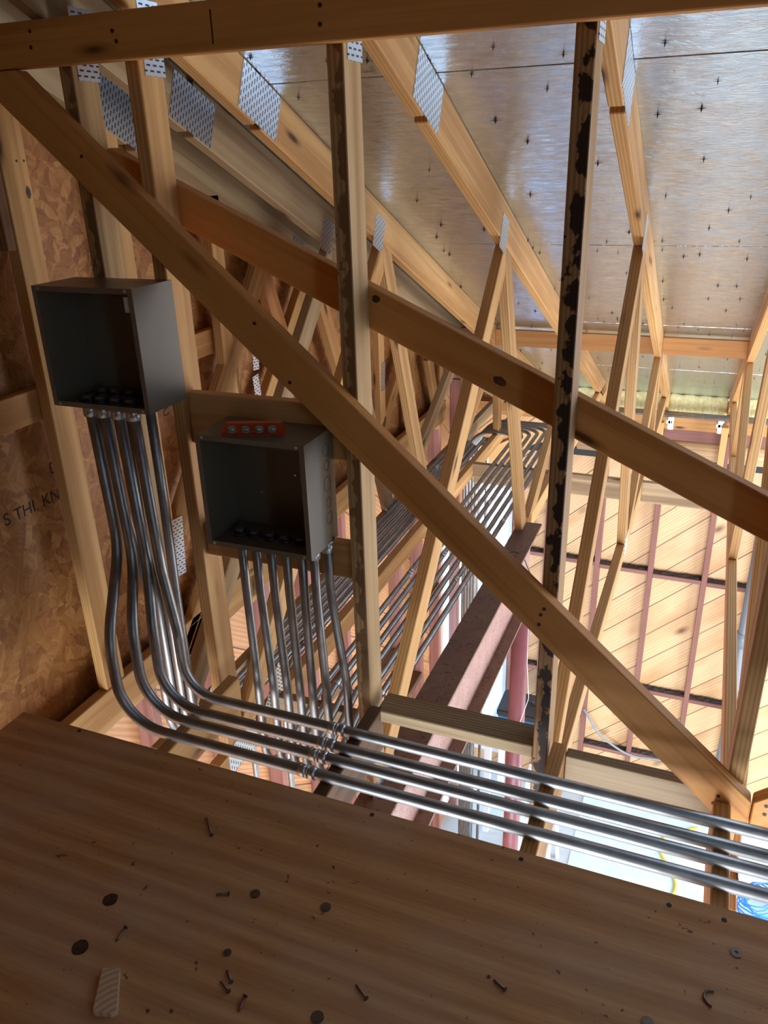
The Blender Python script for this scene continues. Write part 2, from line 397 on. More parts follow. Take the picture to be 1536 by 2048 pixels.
# gable wall of strand board, its top following the roof
XW = -1.79
def text(parent, s, origin, right, up, size):
    cu = bpy.data.curves.new('lettering', 'FONT'); cu.body = s; cu.size = size; cu.extrude = .0003
    t = bpy.data.objects.new('tmp', cu); C.objects.link(t); dg = bpy.context.evaluated_depsgraph_get(); dg.update()
    me = bpy.data.meshes.new_from_object(t.evaluated_get(dg)); C.objects.unlink(t); bpy.data.objects.remove(t)
    me.materials.clear(); o = link('lettering', me, INK, parent)
    r, u = V(right).normalized(), V(up).normalized(); M = Matrix((r, u, r.cross(u))).transposed().to_4x4()
    M.translation = V(origin) + V((0, 0, H)) - parent.location; o.matrix_basis = M
wl = extr('wall_left', [(-2.3, -1.621), (5.3, -1.621), (5.3, roofz(5.3) - .002), (-2.3, roofz(-2.3) - .002)], 'X', XW - .012, XW, OSB)
tag(wl, 'orange strand board gable wall at the left', 'wall', kind='structure')
for s, y, z, a, sz in (('S THI. KNE', 1.50, -.925, 0, .052), ('DO', 1.70, -.84, 0, .05), ('.B', 1.955, -.845, 0, .05), ('4', 1.95, -.79, 1, .05), ('ETI', 1.925, -.73, 1, .042),
                       ('BTR', 2.33, -.315, 0, .05), ('FRE', 2.23, -.70, 1, .05), ('SU', 2.26, -.78, 1, .045), ('F', 4.13, -1.36, 1, .13)):
    R_ = (0, 1, 0) if a == 0 else (0, .2, -1); U_ = (0, 0, 1) if a == 0 else (0, 1, .2)
    text(wl, s, (XW + .0006, y, z), R_, U_, sz)
# old wall under the gable, with a window near the far corner
def wall_with_hole(name, x0, x1, ylo, yhi, zlo, zhi, holes, m):
    """wall in a plane of constant X with rectangular openings (y0, y1, z0, z1), side by side along Y"""
    bm = bmesh.new(); y = ylo
    for (a, b, c, d) in sorted(holes):
        boxbm(bm, (x0, y, zlo), (x1, a, zhi)); boxbm(bm, (x0, a, zlo), (x1, b, c)); boxbm(bm, (x0, a, d), (x1, b, zhi)); y = b
    boxbm(bm, (x0, y, zlo), (x1, yhi, zhi))
    return bmobj(name, bm, m)
XL = -1.95
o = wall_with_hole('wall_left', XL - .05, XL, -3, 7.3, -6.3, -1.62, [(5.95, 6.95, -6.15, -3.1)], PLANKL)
tag(o, 'old brown diagonal board wall below the gable at the left', 'wall', kind='structure')
wn = thing('window_1', (XL - .025, 6.4, -6.15), 'tall daylit window in the old left wall at the far corner', 'window'); wn['kind'] = 'structure'
bm = bmesh.new()
for a, b in (((5.95, -6.15), (6.01, -3.1)), ((6.89, -6.15), (6.95, -3.1)), ((6.01, -6.15), (6.89, -6.08)), ((6.01, -3.17), (6.89, -3.1)), ((6.01, -4.55), (6.89, -4.50)), ((6.43, -6.08), (6.47, -4.55)), ((6.43, -4.5), (6.47, -3.17))):
    boxbm(bm, (XL - .05, a[0], a[1]), (XL + .02, b[0], b[1]))
bmobj('window_frame', bm, WHITE, wn)
boxo('pane', (XL - .03, 6.01, -6.08), (XL - .026, 6.89, -3.17), GLASS, wn)
w2 = thing('window_2', (-1.75, 7.1, -6.15), 'narrow daylit window at the left end of the far wall', 'window'); w2['kind'] = 'structure'
bm = bmesh.new()
for a, b in (((-1.93, -6.15), (-1.89, -2.9)), ((-1.62, -6.15), (-1.58, -2.9)), ((-1.89, -6.15), (-1.62, -6.1)), ((-1.89, -2.95), (-1.62, -2.9)), ((-1.77, -6.1), (-1.74, -2.95))):
    boxbm(bm, (a[0], 7.05, a[1]), (b[0], 7.14, b[1]))
bmobj('window_frame', bm, WHITE, w2); boxo('pane', (-1.89, 7.11, -6.1), (-1.62, 7.114, -2.95), GLASS, w2)
o = boxo('trim_1', (XL, -1.5, -1.66), (-1.738, 5.32, -1.62), OLD); tag(o, 'dark plank ledge along the foot of the strand board gable', 'ledge', kind='structure')
o = boxo('wall_left_closure', (-2.02, 5.29, -1.64), (-1.97, 7.3, -.9), OLD); tag(o, 'added dark panel closing the black opening beyond the strand board', 'wall', kind='structure')  # dark panel added to stop light leaking in at the black opening
o = boxo('wall_left_closure', (-2.02, -3.1, -1.75), (-1.97, 5.29, 2.2), OLD); tag(o, 'outer boards of the gable wall', 'wall', kind='structure')
# far wall
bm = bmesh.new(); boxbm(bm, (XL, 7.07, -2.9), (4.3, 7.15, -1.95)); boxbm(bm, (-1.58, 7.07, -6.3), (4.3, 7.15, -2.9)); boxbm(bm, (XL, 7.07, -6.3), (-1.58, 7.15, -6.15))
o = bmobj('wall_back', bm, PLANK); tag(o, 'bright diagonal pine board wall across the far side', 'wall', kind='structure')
# right wall with two tall daylight openings, near wall below the deck with the shopfront opening
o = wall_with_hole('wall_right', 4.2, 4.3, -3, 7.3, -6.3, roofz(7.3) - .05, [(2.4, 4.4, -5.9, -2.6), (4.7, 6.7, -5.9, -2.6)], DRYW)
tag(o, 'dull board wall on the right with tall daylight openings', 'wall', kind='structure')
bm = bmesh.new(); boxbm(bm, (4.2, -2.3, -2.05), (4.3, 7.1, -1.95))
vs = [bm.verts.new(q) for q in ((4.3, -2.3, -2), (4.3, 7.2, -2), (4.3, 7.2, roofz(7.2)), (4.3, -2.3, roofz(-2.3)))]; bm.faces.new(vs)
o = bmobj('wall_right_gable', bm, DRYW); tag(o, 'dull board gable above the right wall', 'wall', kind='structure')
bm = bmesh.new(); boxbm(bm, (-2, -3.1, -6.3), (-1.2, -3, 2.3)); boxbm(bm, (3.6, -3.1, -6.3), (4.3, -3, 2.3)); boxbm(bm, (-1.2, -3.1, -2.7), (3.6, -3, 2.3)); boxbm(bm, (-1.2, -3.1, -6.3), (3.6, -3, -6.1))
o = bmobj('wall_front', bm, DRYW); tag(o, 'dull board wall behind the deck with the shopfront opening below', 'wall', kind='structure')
extr('x', [(-3.1, 2.2), (-2.2, roofz(-2.2)), (-2.2, roofz(-2.2) + .08), (-3.1, 2.28)], 'X', -1.95, 4.3, OLD).name = 'roof_slope'
tag(bpy.data.objects['roof_slope'], 'roof boards falling away behind the ridge', 'roof', kind='structure')
o = boxo('ground_floor', (-2.1, -3.1, -6.4), (4.3, 7.2, -6.3), CONC); tag(o, 'pale concrete floor of the storey below', 'floor', kind='structure')

# plywood deck
dk = boxo('floor', (-1.668, -2.9, -1.42), (4.2, 1.312, -1.40), PLY, bev=.001); tag(dk, 'brown plywood deck in the foreground', 'floor', kind='structure')
for x, y in ((-.593, 1.296), (-.239, 1.29), (.067, 1.28), (.171, 1.282), (-1.458, 1.30)):
    bm = bmesh.new(); tubebm(bm, [(x, y, -1.402), (x, y, -1.3992)], .0055, 10); bmobj('screw', bm, DARK, dk)
for x, y, s in ((-1.015, .887, .016), (-.997, .776, .017)):
    bm = bmesh.new(); r = bmesh.ops.create_circle(bm, cap_ends=True, radius=s, segments=18, matrix=Matrix.Translation((x, y, -1.3993)))
    for v in r['verts']: v.co = V((x, y, -1.3993)) + (v.co - V((x, y, -1.3993))) * rnd.uniform(.94, 1.06)
    bmobj('knot', bm, m_simple('plywood_knot', (.035, .015, .008), (.09, .04, .018), 90, .6), dk)

# ------------------------------------------------------------------ roof trusses
def truss(xc, label, rafter=PINE, webm=PINE, postm=PINE, chord=(1.62, 7.1), post=(1.683, 1.772), px=None, plates=True, webs='ABCD', top=.149, splice=2.2):
    t = thing('roof_truss', (xc, 1.73, -1.82), label, 'roof truss', 'parallel roof trusses')
    W = .038; xr = xc + W / 2; SX = (1, 0, 0)
    dz = .5 * top * 1.0
    und = 1.203 - top
    def rz(y): return und + RM * y + dz           # centre line of the top chord
    dp = top * math.cos(math.atan(-RM)) - .0006
    lum('top_chord', (xc, -2.0, rz(-2.0)), (xc, splice, rz(splice)), SX, W, dp, rafter, t, cuts=[((xc, splice - .002, 0), (0, 1, 0))])
    lum('top_chord', (xc, splice, rz(splice)), (xc, 7.05, rz(7.05)), SX, W, dp, rafter, t, cuts=[((xc, splice + .002, 0), (0, -1, 0)), ((xc, 7.0, 0), (0, 1, 0))])
    pxc = xc if px is None else px
    yc = (post[0] + post[1]) / 2
    if postm: lum('post', (pxc, yc, -1.73), (pxc, yc, und + RM * yc), SX, W, post[1] - post[0], postm, t, cuts=[((0, 0, und - .001), (0, -RM, 1))])
    RC = ((0, 0, und - .001), (0, -RM, 1)); BC = ((0, 0, -1.729), (0, 0, -1))
    if 'A' in webs: lum('web', (xc, 1.72, -1.78), (xc, 3.17, -.28), SX, W, .089, webm, t, cuts=[RC, BC, ((0, 3.10, 0), (0, 1, 0)), ((0, 1.774, 0), (0, -1, 0))])
    if 'B' in webs: lum('web', (xc, 3.10, -.25), (xc, 3.70, -1.80), SX, W, .089, webm, t, cuts=[RC, BC, ((0, 3.102, 0), (0, -1, 0))], color=(.86, .88, .92))
    if 'C' in webs: lum('web', (xc, 3.66, -1.85), (xc, 5.06, -1.07), SX, W, .089, webm, t, cuts=[RC, BC, ((0, 3.70, 0), (0, -1, 0)), ((0, 5.02, 0), (0, 1, 0))])
    if 'D' in webs: lum('web', (xc, 5.06, -1.0), (xc, 5.13, -1.78), SX, W, .089, webm, t, cuts=[RC, BC, ((0, 5.022, 0), (0, -1, 0))])
    if chord: lum('bottom_chord', (xc, chord[0], -1.774), (xc, chord[1], -1.774), SX, W, .089, webm, t)
    if plates:
        T = (0, 1, RM); 
        plate(t, (xr, 2.21, roofz(2.21, und + .075)), T, SX, .21, .128)
        plate(t, (xr, 3.06, roofz(3.06, und + .028)), (0, 1, RM), SX, .10, .125)
        plate(t, (xr, 5.04, roofz(5.04, und + .02)), T, SX, .10, .10)
        plate(t, (xr, 1.76, -1.76), (0, 1, 0), SX, .17, .10)
        if xc < -1: plate(t, (xr, 2.0, -1.69), (0, 1, 1), SX, .16, .10)
        if chord and chord[0] < 3.5: plate(t, (xr, 3.70, -1.755), (0, 1, 0), SX, .13, .10)
        if postm: plate(t, (pxc + W / 2, yc + .012, .262), (0, 0, 1), SX, .15, .075)
    return t
# gable truss: webs are special
T0 = truss(-1.72, 'roof truss nailed flat against the orange strand board gable', rafter=GREY, postm=None, chord=None, webs='', plates=False, top=.19)
for p0, p1, wdt in (((2.09, -1.2), (2.09, .12), .07), ((2.595, -1.75), (2.595, -.1), .075), ((4.12, -1.75), (4.12, -.75), .08), ((4.62, -1.75), (4.62, -1.0), .08), ((5.2, -1.75), (5.2, -1.25), .08)):
    lum('stud', (-1.72, p0[0], p0[1]), (-1.72, p1[0], p1[1]), (1, 0, 0), .038, wdt, PINE, T0)
for p0, p1, c in (((3.0, -.27), (1.98, -1.40), None), ((3.36, -.42), (2.03, -1.77), None), ((4.62, -1.0), (3.75, -1.77), None), ((2.86, -.28), (3.16, -.98), (.7, .5, .42)), ((3.36, -.47), (3.78, -1.35), None), ((4.95, -1.2), (5.2, -1.75), None)):
    lum('web', (-1.72, *p0), (-1.72, *p1), (1, 0, 0), .038, .085, PINE, T0, color=c, cuts=[((0, 0, 1.012), (0, -RM, 1))])
lum('bottom_chord', (-1.72, .5, -1.655), (-1.72, 5.3, -1.655), (1, 0, 0), .038, .14, PINE, T0)
plate(T0, (-1.70, 2.16, roofz(2.16, 1.11)), (0, 1, RM), (1, 0, 0), .30, .17)
plate(T0, (-1.70, 3.2, roofz(3.2, 1.06)), (0, 1, RM), (1, 0, 0), .10, .10)
plate(T0, (-1.70, 2.13, -1.27), (0, .1, 1), (1, 0, 0), .22, .065)
plate(T0, (-1.70, 2.78, -.72), (0, .1, 1), (1, 0, 0), .10, .045); plate(T0, (-1.70, 2.77, -.85), (0, -.12, 1), (1, 0, 0), .12, .045)
plate(T0, (-1.70, 4.13, -1.13), (0, .1, 1), (1, 0, 0), .16, .05)
T1 = truss(-1.505, 'greyish roof truss second from the strand board gable', rafter=GREY, webm=GREY, px=-1.468, postm=WANE, top=.16)
T2 = truss(-1.279, 'roof truss whose post runs between the two grey boxes')
T3 = truss(-.779, 'roof truss whose webs stand on the rusty steel beam', postm=WANE, chord=(3.86, 7.1))
T4 = truss(-.279, 'roof truss with a dark bark stained post in the middle of the shiny roof', postm=BARKY)
T5 = truss(.221, 'roof truss at the right edge beside the lower end of the long diagonal brace', px=.19)
for t in (T1, T2, T3, T4, T5):
    for ch in t.children:
        if ch.name.startswith('top_chord') and ch.data.materials[0] is PINE: ch.color = (1.02, 1.0, .97, 1)

# braces and blocks
def single(name, p0, p1, side, ws, wd, label, cat, m=PINE, **k):
    o = lum(name, p0, p1, side, ws, wd, m, **k); tag(o, label, cat); return o
Yb = 1.664
def stick(o, parent):                              # a small part lying on a board, placed in the room
    o.parent = parent; o.matrix_parent_inverse = parent.matrix_basis.inverted(); o.location = (0, 0, H)
def nailheads(parent, pts, r=.0045):
    for p in pts:
        bm = bmesh.new(); tubebm(bm, [V(p) + V((0, .002, 0)), V(p) - V((0, .0012, 0))], r, 10); stick(bmobj('nail_head', bm, DARK), parent)
KNOT = None
def knot(parent, c, nrm, up, ru, rv):
    """a hard dark knot showing in the face of a board"""
    global KNOT
    if KNOT is None: KNOT = m_simple('dark_knot', (.03, .012, .006), (.12, .05, .02), 60, .6)
    nrm = V(nrm); u = V(up).normalized(); v = nrm.cross(u); bm = bmesh.new(); n = 20
    vs = [bm.verts.new(V(c) + nrm * .0006 + u * ru * math.cos(2 * math.pi * i / n) * rnd.uniform(.85, 1.1) + v * rv * math.sin(2 * math.pi * i / n) * rnd.uniform(.85, 1.1)) for i in range(n)]
    bm.faces.new(vs); stick(bmobj('knot', bm, KNOT), parent)
ND = [(-.284, -.98), (-.291, -.997), (-.294, -1.025), (.154, -1.408), (.162, -1.436), (.146, -1.432), (.18, -1.468), (-1.428, .025), (-.918, -.481), (-1.0, -.345)]
NL = [(-1.516, .286), (-1.521, .254), (-1.289, .27), (-1.282, .25), (-.788, .277), (-.79, .245)]
KD = [(-.439, -.475), (-.742, -.3)]
o = single('lateral_brace', (-2.0, Yb, .262), (1.2, Yb, .258), (0, 1, 0), .038, .092, 'long level board across the top of the picture nailed to the posts', 'brace', color=(1.0, .82, .58))  # orange tint on the braces puts warm bounced light into their colour
nailheads(o, [(x, 1.645, z) for x, z in NL])
pm = bmesh.new(); boxbm(pm, (-1.039, 1.6442, .228), (-1.036, 1.645, .29)); stick(bmobj('pencil_mark', pm, INK), o)
sl = -.896
def d1z(x): return -.172 + sl * (x + 1.221)
o = single('diagonal_brace', (-1.78, Yb, d1z(-1.78)), (.40, Yb, d1z(.40)), (0, 1, 0), .038, .094, 'long diagonal board sloping down to the right in front of the posts', 'brace', cuts=[((.226, 0, 0), (1, 0, 0)), ((0, 0, .213), (0, 0, 1)), ((0, 0, -1.487), (0, 0, -1))], color=(1.0, .82, .58))
nailheads(o, [(x, 1.645, z) for x, z in ND])
o = single('diagonal_brace', (.14, Yb, -1.548), (1.3, Yb, -1.548 + 1.16 * .896), (0, 1, 0), .038, .094, 'short visible end of the diagonal brace rising past the right edge', 'brace', cuts=[((.231, 0, 0), (-1, 0, 0)), ((0, 0, -1.487), (0, 0, -1))], color=(1.0, .82, .58))
nailheads(o, [(.258, 1.645, -1.405), (.258, 1.645, -1.43), (.275, 1.645, -1.415)])
def d2z(x): return -.097 - .455 * (x + 1.25)
o = single('diagonal_brace', (-1.47, 1.791, d2z(-1.47)), (1.0, 1.791, d2z(1.0)), (0, 1, 0), .038, .092, 'shallow diagonal board passing behind the posts above the lower box', 'brace', color=(1.0, .82, .60))
knot(o, (KD[0][0], 1.772, KD[0][1]), (0, -1, 0), (1, 0, -.455), .018, .010); knot(o, (KD[1][0], 1.772, KD[1][1]), (0, -1, 0), (1, 0, 0), .010, .009)
single('blocking', (-.742, 1.7275, -1.44), (-.299, 1.7275, -1.44), (0, 1, 0), .089, .038, 'flat weathered block between the middle posts above the pink steel beam', 'blocking', ROUGH)
single('blocking', (-.212, 1.703, -1.476), (.168, 1.703, -1.476), (0, 1, 0), .036, .095, 'rough faced block on edge behind the foot of the long diagonal brace', 'blocking', ROUGH)
for x, y1, lb in ((-.748, 1.70, 'deck joist beside the foot of the knotty middle post'), (-.233, 1.722, 'deck joist ending beside the bark stained post'), (.165, 1.642, 'deck joist under the conduits at the right edge'), (-1.22, 1.70, 'deck joist under the conduit bends at the left')):
    single('deck_joist', (x, -2.8, -1.49), (x, y1, -1.49), (1, 0, 0), .038, .14 if x > -1 else .12, lb, 'joist', OLD if x == -.748 else PINE)  # joist by the middle post gets dark wood for the shadow on it
for a, b, lb in ((-1.49, -1.298, 'roof blocking far below the foil beside the gable'), (-1.26, -.798, 'left one of the level blocks under the foil near the eave'), (-.76, -.298, 'level block under the foil behind the bark stained post'), (-.26, .202, 'level block under the foil at the right of the picture')):
    single('roof_blocking', (a, 4.95, -1.045), (b, 4.95, -1.045), (0, 1, 0), .038, .1, lb, 'blocking', RED if a < -1.4 else PINE, color=(.85, .68, .55))
for a, b, lb in ((-1.486, -1.298, 'strap board under the conduits close to the far corner'), (-1.26, -.798, 'strap board carrying the seven parallel conduits at the far end'), (-.76, -.298, 'knotty level board behind the bark stained post'), (-.26, .202, 'grey level board behind the shallow diagonal at the right')):
    single('strap_board', (a, 4.5, -1.793), (b, 4.5, -1.793), (0, 1, 0), .038, .125, lb, 'board', ROUGH, color=(1.35, 1.35, 1.4))
single('strap_board', (-1.26, 2.02, -1.762), (-.86, 2.02, -1.762), (0, 1, 0), .038, .06, 'short board under the conduits below the lower box', 'board', ROUGH)
single('backing_board', (-1.258, 1.719, -.617), (-.80, 1.719, -.617), (0, 1, 0), .036, .14, 'upper board behind the lower grey box', 'board')
single('backing_board', (-1.258, 1.719, -.972), (-.80, 1.719, -.972), (0, 1, 0), .036, .10, 'lower board behind the lower grey box above its conduits', 'board')
single('wall_girt', (-1.766, .3, -.612), (-1.766, 2.63, -.612), (1, 0, 0), .036, .092, 'level board fixed along the strand board behind the upper box', 'board', color=(1.0, .93, .85))
GO = bpy.data.objects['wall_girt']
bm = bmesh.new(); boxbm(bm, (-1.7475, 1.678, -.611), (-1.746, 1.684, -.605)); boxbm(bm, (-1.7475, 1.694, -.631), (-1.746, 1.70, -.625)); stick(bmobj('nail_head', bm, DARK), GO)
o = single('wall_stud', (-1.719, 1.708, -1.58), (-1.719, 1.708, .28), (1, 0, 0), .038, .088, 'pale upright stud left of the upper grey box', 'stud')
knot(o, (-1.70, 1.736, -.055), (1, 0, 0), (0, 0, 1), .016, .008)
bm = bmesh.new(); boxbm(bm, (-1.7005, 1.713, .018), (-1.6995, 1.719, .024)); stick(bmobj('nail_head', bm, DARK), o)
bm = bmesh.new(); boxbm(bm, (-1.7005, 1.738, .018), (-1.6995, 1.744, .024)); stick(bmobj('nail_head', bm, DARK), o)
single('scab_board', (-1.725, 1.64, -.19), (-1.725, 1.64, .34), (1, 0, 0), .06, .03, 'short dark board nailed to the top of the left stud', 'board', OLD, color=(1.5, 1.4, 1.2))
single('corner_brace', (-1.75, 5.35, -2.2), (-.95, 6.9, -2.08), (0, 0, 1), .14, .038, 'board slanting away above the conduit bends at the far corner', 'board')
# ------------------------------------------------------------------ steel beam and its column
bt = thing('steel_beam', (-.75, 1.6, -2.12), 'rusty steel beam running away below the roof trusses', 'steel beam'); bt['kind'] = 'thing'
boxo('top_flange', (-.81, -2.5, -1.764), (-.69, 3.78, -1.75), RUST, bt, .001)
boxo('web', (-.755, -2.5, -2.106), (-.745, 3.78, -1.764), PRIMER, bt)
boxo('bottom_flange', (-.81, -2.5, -2.12), (-.69, 3.78, -2.106), RUST, bt, .001)
cl = thing('pipe_column', (-.75, 3.66, -6.3), 'maroon painted round steel column under the far end of the rusty beam', 'column'); cl['kind'] = 'thing'
tubeo('shaft', [(-.75, 3.66, -6.29), (-.75, 3.66, -2.13)], .047, MAROON, cl, 28)
boxo('cap_plate', (-.81, 3.58, -2.132), (-.69, 3.74, -2.12), MAROON, cl); boxo('base_plate', (-.85, 3.56, -6.3), (-.65, 3.76, -6.288), MAROON, cl)
o = tubeo('pull_string', fillet([(-.70, 3.61, -2.15), (-.694, 3.60, -2.5), (-.675, 3.60, -2.72), (-.73, 3.605, -2.95), (-.76, 3.6, -3.02)], .1), .0016, WHITE, n=6); tag(o, 'thin white string hanging on the maroon column', 'string')
o = tubeo('tie_wire', fillet([(-.83, 3.3, -1.755), (-.80, 3.34, -1.735), (-.72, 3.42, -1.735), (-.67, 3.42, -1.85), (-.6, 3.5, -2.02), (-.56, 3.55, -2.3)], .08), .0025, DARK, n=6); tag(o, 'thin dark wire looped over the end of the rusty beam', 'wire')

# ------------------------------------------------------------------ electrical boxes
def pullbox(x0, x1, y0, y1, z0, z1, label, knocks, back_dots, sticker=False):
    t = thing('junction_box', ((x0 + x1) / 2, y0, z0), label, 'electrical box', 'grey steel junction boxes')
    k = .0025; bm = bmesh.new()
    boxbm(bm, (x0, y1 - k, z0), (x1, y1, z1)); boxbm(bm, (x0, y0, z0), (x0 + k, y1 - k, z1)); boxbm(bm, (x1 - k, y0, z0), (x1, y1 - k, z1))
    boxbm(bm, (x0 + k, y0, z0), (x1 - k, y1 - k, z0 + k)); boxbm(bm, (x0 + k, y0, z1 - k), (x1 - k, y1 - k, z1))
    bmobj('enclosure', bm, BOX, t)
    bm = bmesh.new(); w = .013
    boxbm(bm, (x0 + k, y0, z0 + k), (x0 + w, y0 + k, z1 - k)); boxbm(bm, (x1 - w, y0, z0 + k), (x1 - k, y0 + k, z1 - k))
    boxbm(bm, (x0 + w, y0, z0 + k), (x1 - w, y0 + k, z0 + w)); boxbm(bm, (x0 + w, y0, z1 - w), (x1 - w, y0 + k, z1 - k))
    bmobj('front_lip', bm, BOX, t)
    for c, nrm, r in knocks:
        nrm = V(nrm); u = nrm.orthogonal().normalized(); v = nrm.cross(u); bm = bmesh.new(); n = 40
        ro = [bm.verts.new(V(c) + nrm * .0006 + (u * math.cos(a) + v * math.sin(a)) * (r + .0012)) for a in [2 * math.pi * i / n for i in range(n)]]
        ri = [bm.verts.new(V(c) + nrm * .0006 + (u * math.cos(a) + v * math.sin(a)) * (r - .0008)) for a in [2 * math.pi * i / n for i in range(n)]]
        for i in range(n):
            if i % 20 in (0, 1): continue
            bm.faces.new((ro[i], ro[(i + 1) % n], ri[(i + 1) % n], ri[i]))
        bmobj('knockout', bm, KNOCK, t)
    for sx, sz in back_dots:
        bm = bmesh.new(); tubebm(bm, [(sx, y1 - k - .004, sz), (sx, y1 - k, sz)], .0035, 10); bmobj('screw_light_dot', bm, FIT, t)  # upper box: real screw; lower box: metal dots put in for light through holes
    for cx_, cz_ in ((x0 + .02, z1 - .006), (x1 - .02, z1 - .006), (x0 + .02, z0 + .006), (x1 - .02, z0 + .006)):
        bm = bmesh.new(); tubebm(bm, [(cx_, y0 + .0005, cz_), (cx_, y0 - .0012, cz_)], .004, 10); bmobj('cover_screw', bm, FIT, t)
    if sticker: boxo('sticker', (x1 - .03, y0 + .004, z1 - .055), (x1 - .014, y0 + .005, z1 - .02), m_simple('paper', (.42, .42, .40), (.5, .5, .47), 60), t)
    return t
b1 = pullbox(-1.545, -1.247, 1.528, 1.682, -.556, -.257, 'upper grey steel box, open fronted, at the left',
             [((-1.44, 1.60, -.257), (0, 0, 1), .012), ((-1.39, 1.605, -.257), (0, 0, 1), .018), ((-1.33, 1.61, -.257), (0, 0, 1), .012), ((-1.29, 1.62, -.257), (0, 0, 1), .015)], [(-1.33, -.37)], True)
b2 = pullbox(-1.137, -.839, 1.545, 1.699, -.897, -.600, 'lower grey steel box, open fronted, with a red level on top',
             [((-.839, 1.654, -.645), (1, 0, 0), .0155), ((-.839, 1.654, -.686), (1, 0, 0), .0125), ((-.839, 1.654, -.734), (1, 0, 0), .0185), ((-.839, 1.654, -.784), (1, 0, 0), .0125), ((-.839, 1.654, -.827), (1, 0, 0), .0155)], [(-.95, -.74), (-1.055, -.80)])
# torpedo level on the lower box
lv = thing('torpedo_level', (-.995, 1.588, -.600), 'small orange red spirit level with four vials on top of the lower box', 'spirit level')
lv.rotation_euler = (0, 0, math.radians(20))
def lvbox(bm, lo, hi): boxbm(bm, lo, hi)
bm = bmesh.new(); L = .078
prof = [(-L, 0), (L - .008, 0), (L, .006), (L, .010), (L - .01, .030), (-L + .012, .030), (-L, .012)]
for y0_, y1_, pr in ((-.009, .009, [(-L, 0), (L, 0), (L, .003), (-L, .003)]), (-.009, .009, [(-L + .012, .027), (L - .008, .027), (L - .008, .031), (-L + .012, .031)]), (-.002, .004, prof)):
    rows = [[bm.verts.new((u, y, v)) for u, v in pr] for y in (y0_, y1_)]; n = len(pr)
    bm.faces.new(rows[0]); bm.faces.new(rows[1][::-1])
    for k in range(n): bm.faces.new((rows[0][k], rows[1][k], rows[1][(k + 1) % n], rows[0][(k + 1) % n]))
bmesh.ops.recalc_face_normals(bm, faces=bm.faces[:])
bmobj('body', bm, ORANGE, lv, world=False)
for x in (-.052, -.018, .014, .046):
    bm = bmesh.new(); tubebm(bm, [(x, -.0085, .015), (x, -.001, .015)], .0105, 24)
    v = bmobj('vial', bm, VIAL, lv, world=False)
    bm = bmesh.new(); tubebm(bm, [(x - .007, -.0093, .015), (x + .007, -.0093, .015)], .0035, 10); bmobj('tube', bm, FIT, v, world=False)

# ------------------------------------------------------------------ conduits
RC_ = .0121; RB = .0148
def conduit(pts, R, label, group, top=None, coup=(), straps=(), name='conduit', r=RC_, n=16):
    P = fillet(pts, R); t = thing(name, tuple(V(pts[-1])), label, 'conduit', group)
    tubeo('pipe', P, r, EMT, t, n)
    if top is not None:
        x, y, z = top; bm = bmesh.new()
        tubebm(bm, [(x, y, z - .034), (x, y, z - .002)], r + .0042, 18); tubebm(bm, [(x, y, z - .006), (x, y, z + .001)], r + .008, 8)
        tubebm(bm, [(x + .006, y - r - .009, z - .024), (x + .006, y - r, z - .024)], .003, 6)
        bmesh.ops.recalc_face_normals(bm, faces=bm.faces[:]); bmobj('connector', bm, FIT, t)
        bm = bmesh.new(); tubebm(bm, [(x, y, z + .0025), (x, y, z + .009)], r + .007, 8); tubebm(bm, [(x, y, z + .009), (x, y, z + .016)], r + .003, 18)
        bmesh.ops.recalc_face_normals(bm, faces=bm.faces[:]); bmobj('bushing', bm, DARKP, t)
    for c, ax in coup:
        c = V(c); ax = V(ax); bm = bmesh.new()
        tubebm(bm, [c - ax * .024, c - ax * .002], r + .0014, 18); tubebm(bm, [c + ax * .002, c + ax * .024], r + .0014, 18); tubebm(bm, [c - ax * .003, c + ax * .003], r + .0022, 18)
        for s in (-.018, .018): tubebm(bm, [c + ax * s + V((0, 0, r)), c + ax * s + V((0, 0, r + .008))], .0032, 6)
        bmesh.ops.recalc_face_normals(bm, faces=bm.faces[:]); bmobj('coupling', bm, FIT, t)
    for c, ax, lat in straps:
        c = V(c); ax = V(ax); lat = V(lat); bm = bmesh.new()
        arc = [c + (lat * math.cos(a) + V((0, 0, 1)) * math.sin(a)) * (r + .002) for a in [math.pi * i / 8 for i in range(9)]]
        arc = arc + [arc[-1] - V((0, 0, r))]; arc = [c + lat * (r + .024) - V((0, 0, r - .001)), c + lat * (r + .003) - V((0, 0, r - .001))] + arc
        rows = [[bm.verts.new(p + ax * s) for p in arc] for s in (-.008, .008)]
        for k in range(len(arc) - 1): bm.faces.new((rows[0][k], rows[0][k + 1], rows[1][k + 1], rows[1][k]))
        bmobj('strap', bm, ZINC, t)
    return t
ZC = -1.405; zb1 = -.556; zb2 = -.897
A = [(-1.474, -1.462, 1.378, -1.370, -.97, -1.14), (-1.434, -1.418, 1.440, -1.343, -1.0, -1.14), (-1.386, -1.372, 1.488, -1.315, -1.0, -1.16), (-1.338, -1.326, 1.553, -1.285, -1.02, -1.2)]
nm = ['front conduit from the upper box lying nearest the plywood edge', 'second conduit from the plywood edge, bending down from the upper box', 'third conduit from the plywood edge, bending down from the upper box', 'fourth conduit from the plywood edge, tightest to the posts']
for (xt, xk, yh, xv, zk0, zk1), lb in zip(A, nm):
    conduit([(xt, 1.575, zb1 + .02), (xk, 1.575, zk0), (xv, yh, zk1), (xv, yh, ZC), (1.8, yh, ZC)], [.14, .14, .2], lb, 'four conduits along the plywood edge', (xt, 1.575, zb1), [((-.802, yh, ZC), (1, 0, 0))], r=RB)
ZR = -1.717
B = [(-1.487, -1.441, 4.97), (-1.442, -1.408, 4.93), (-1.394, -1.375, 4.89), (-1.340, -1.342, 4.85)]
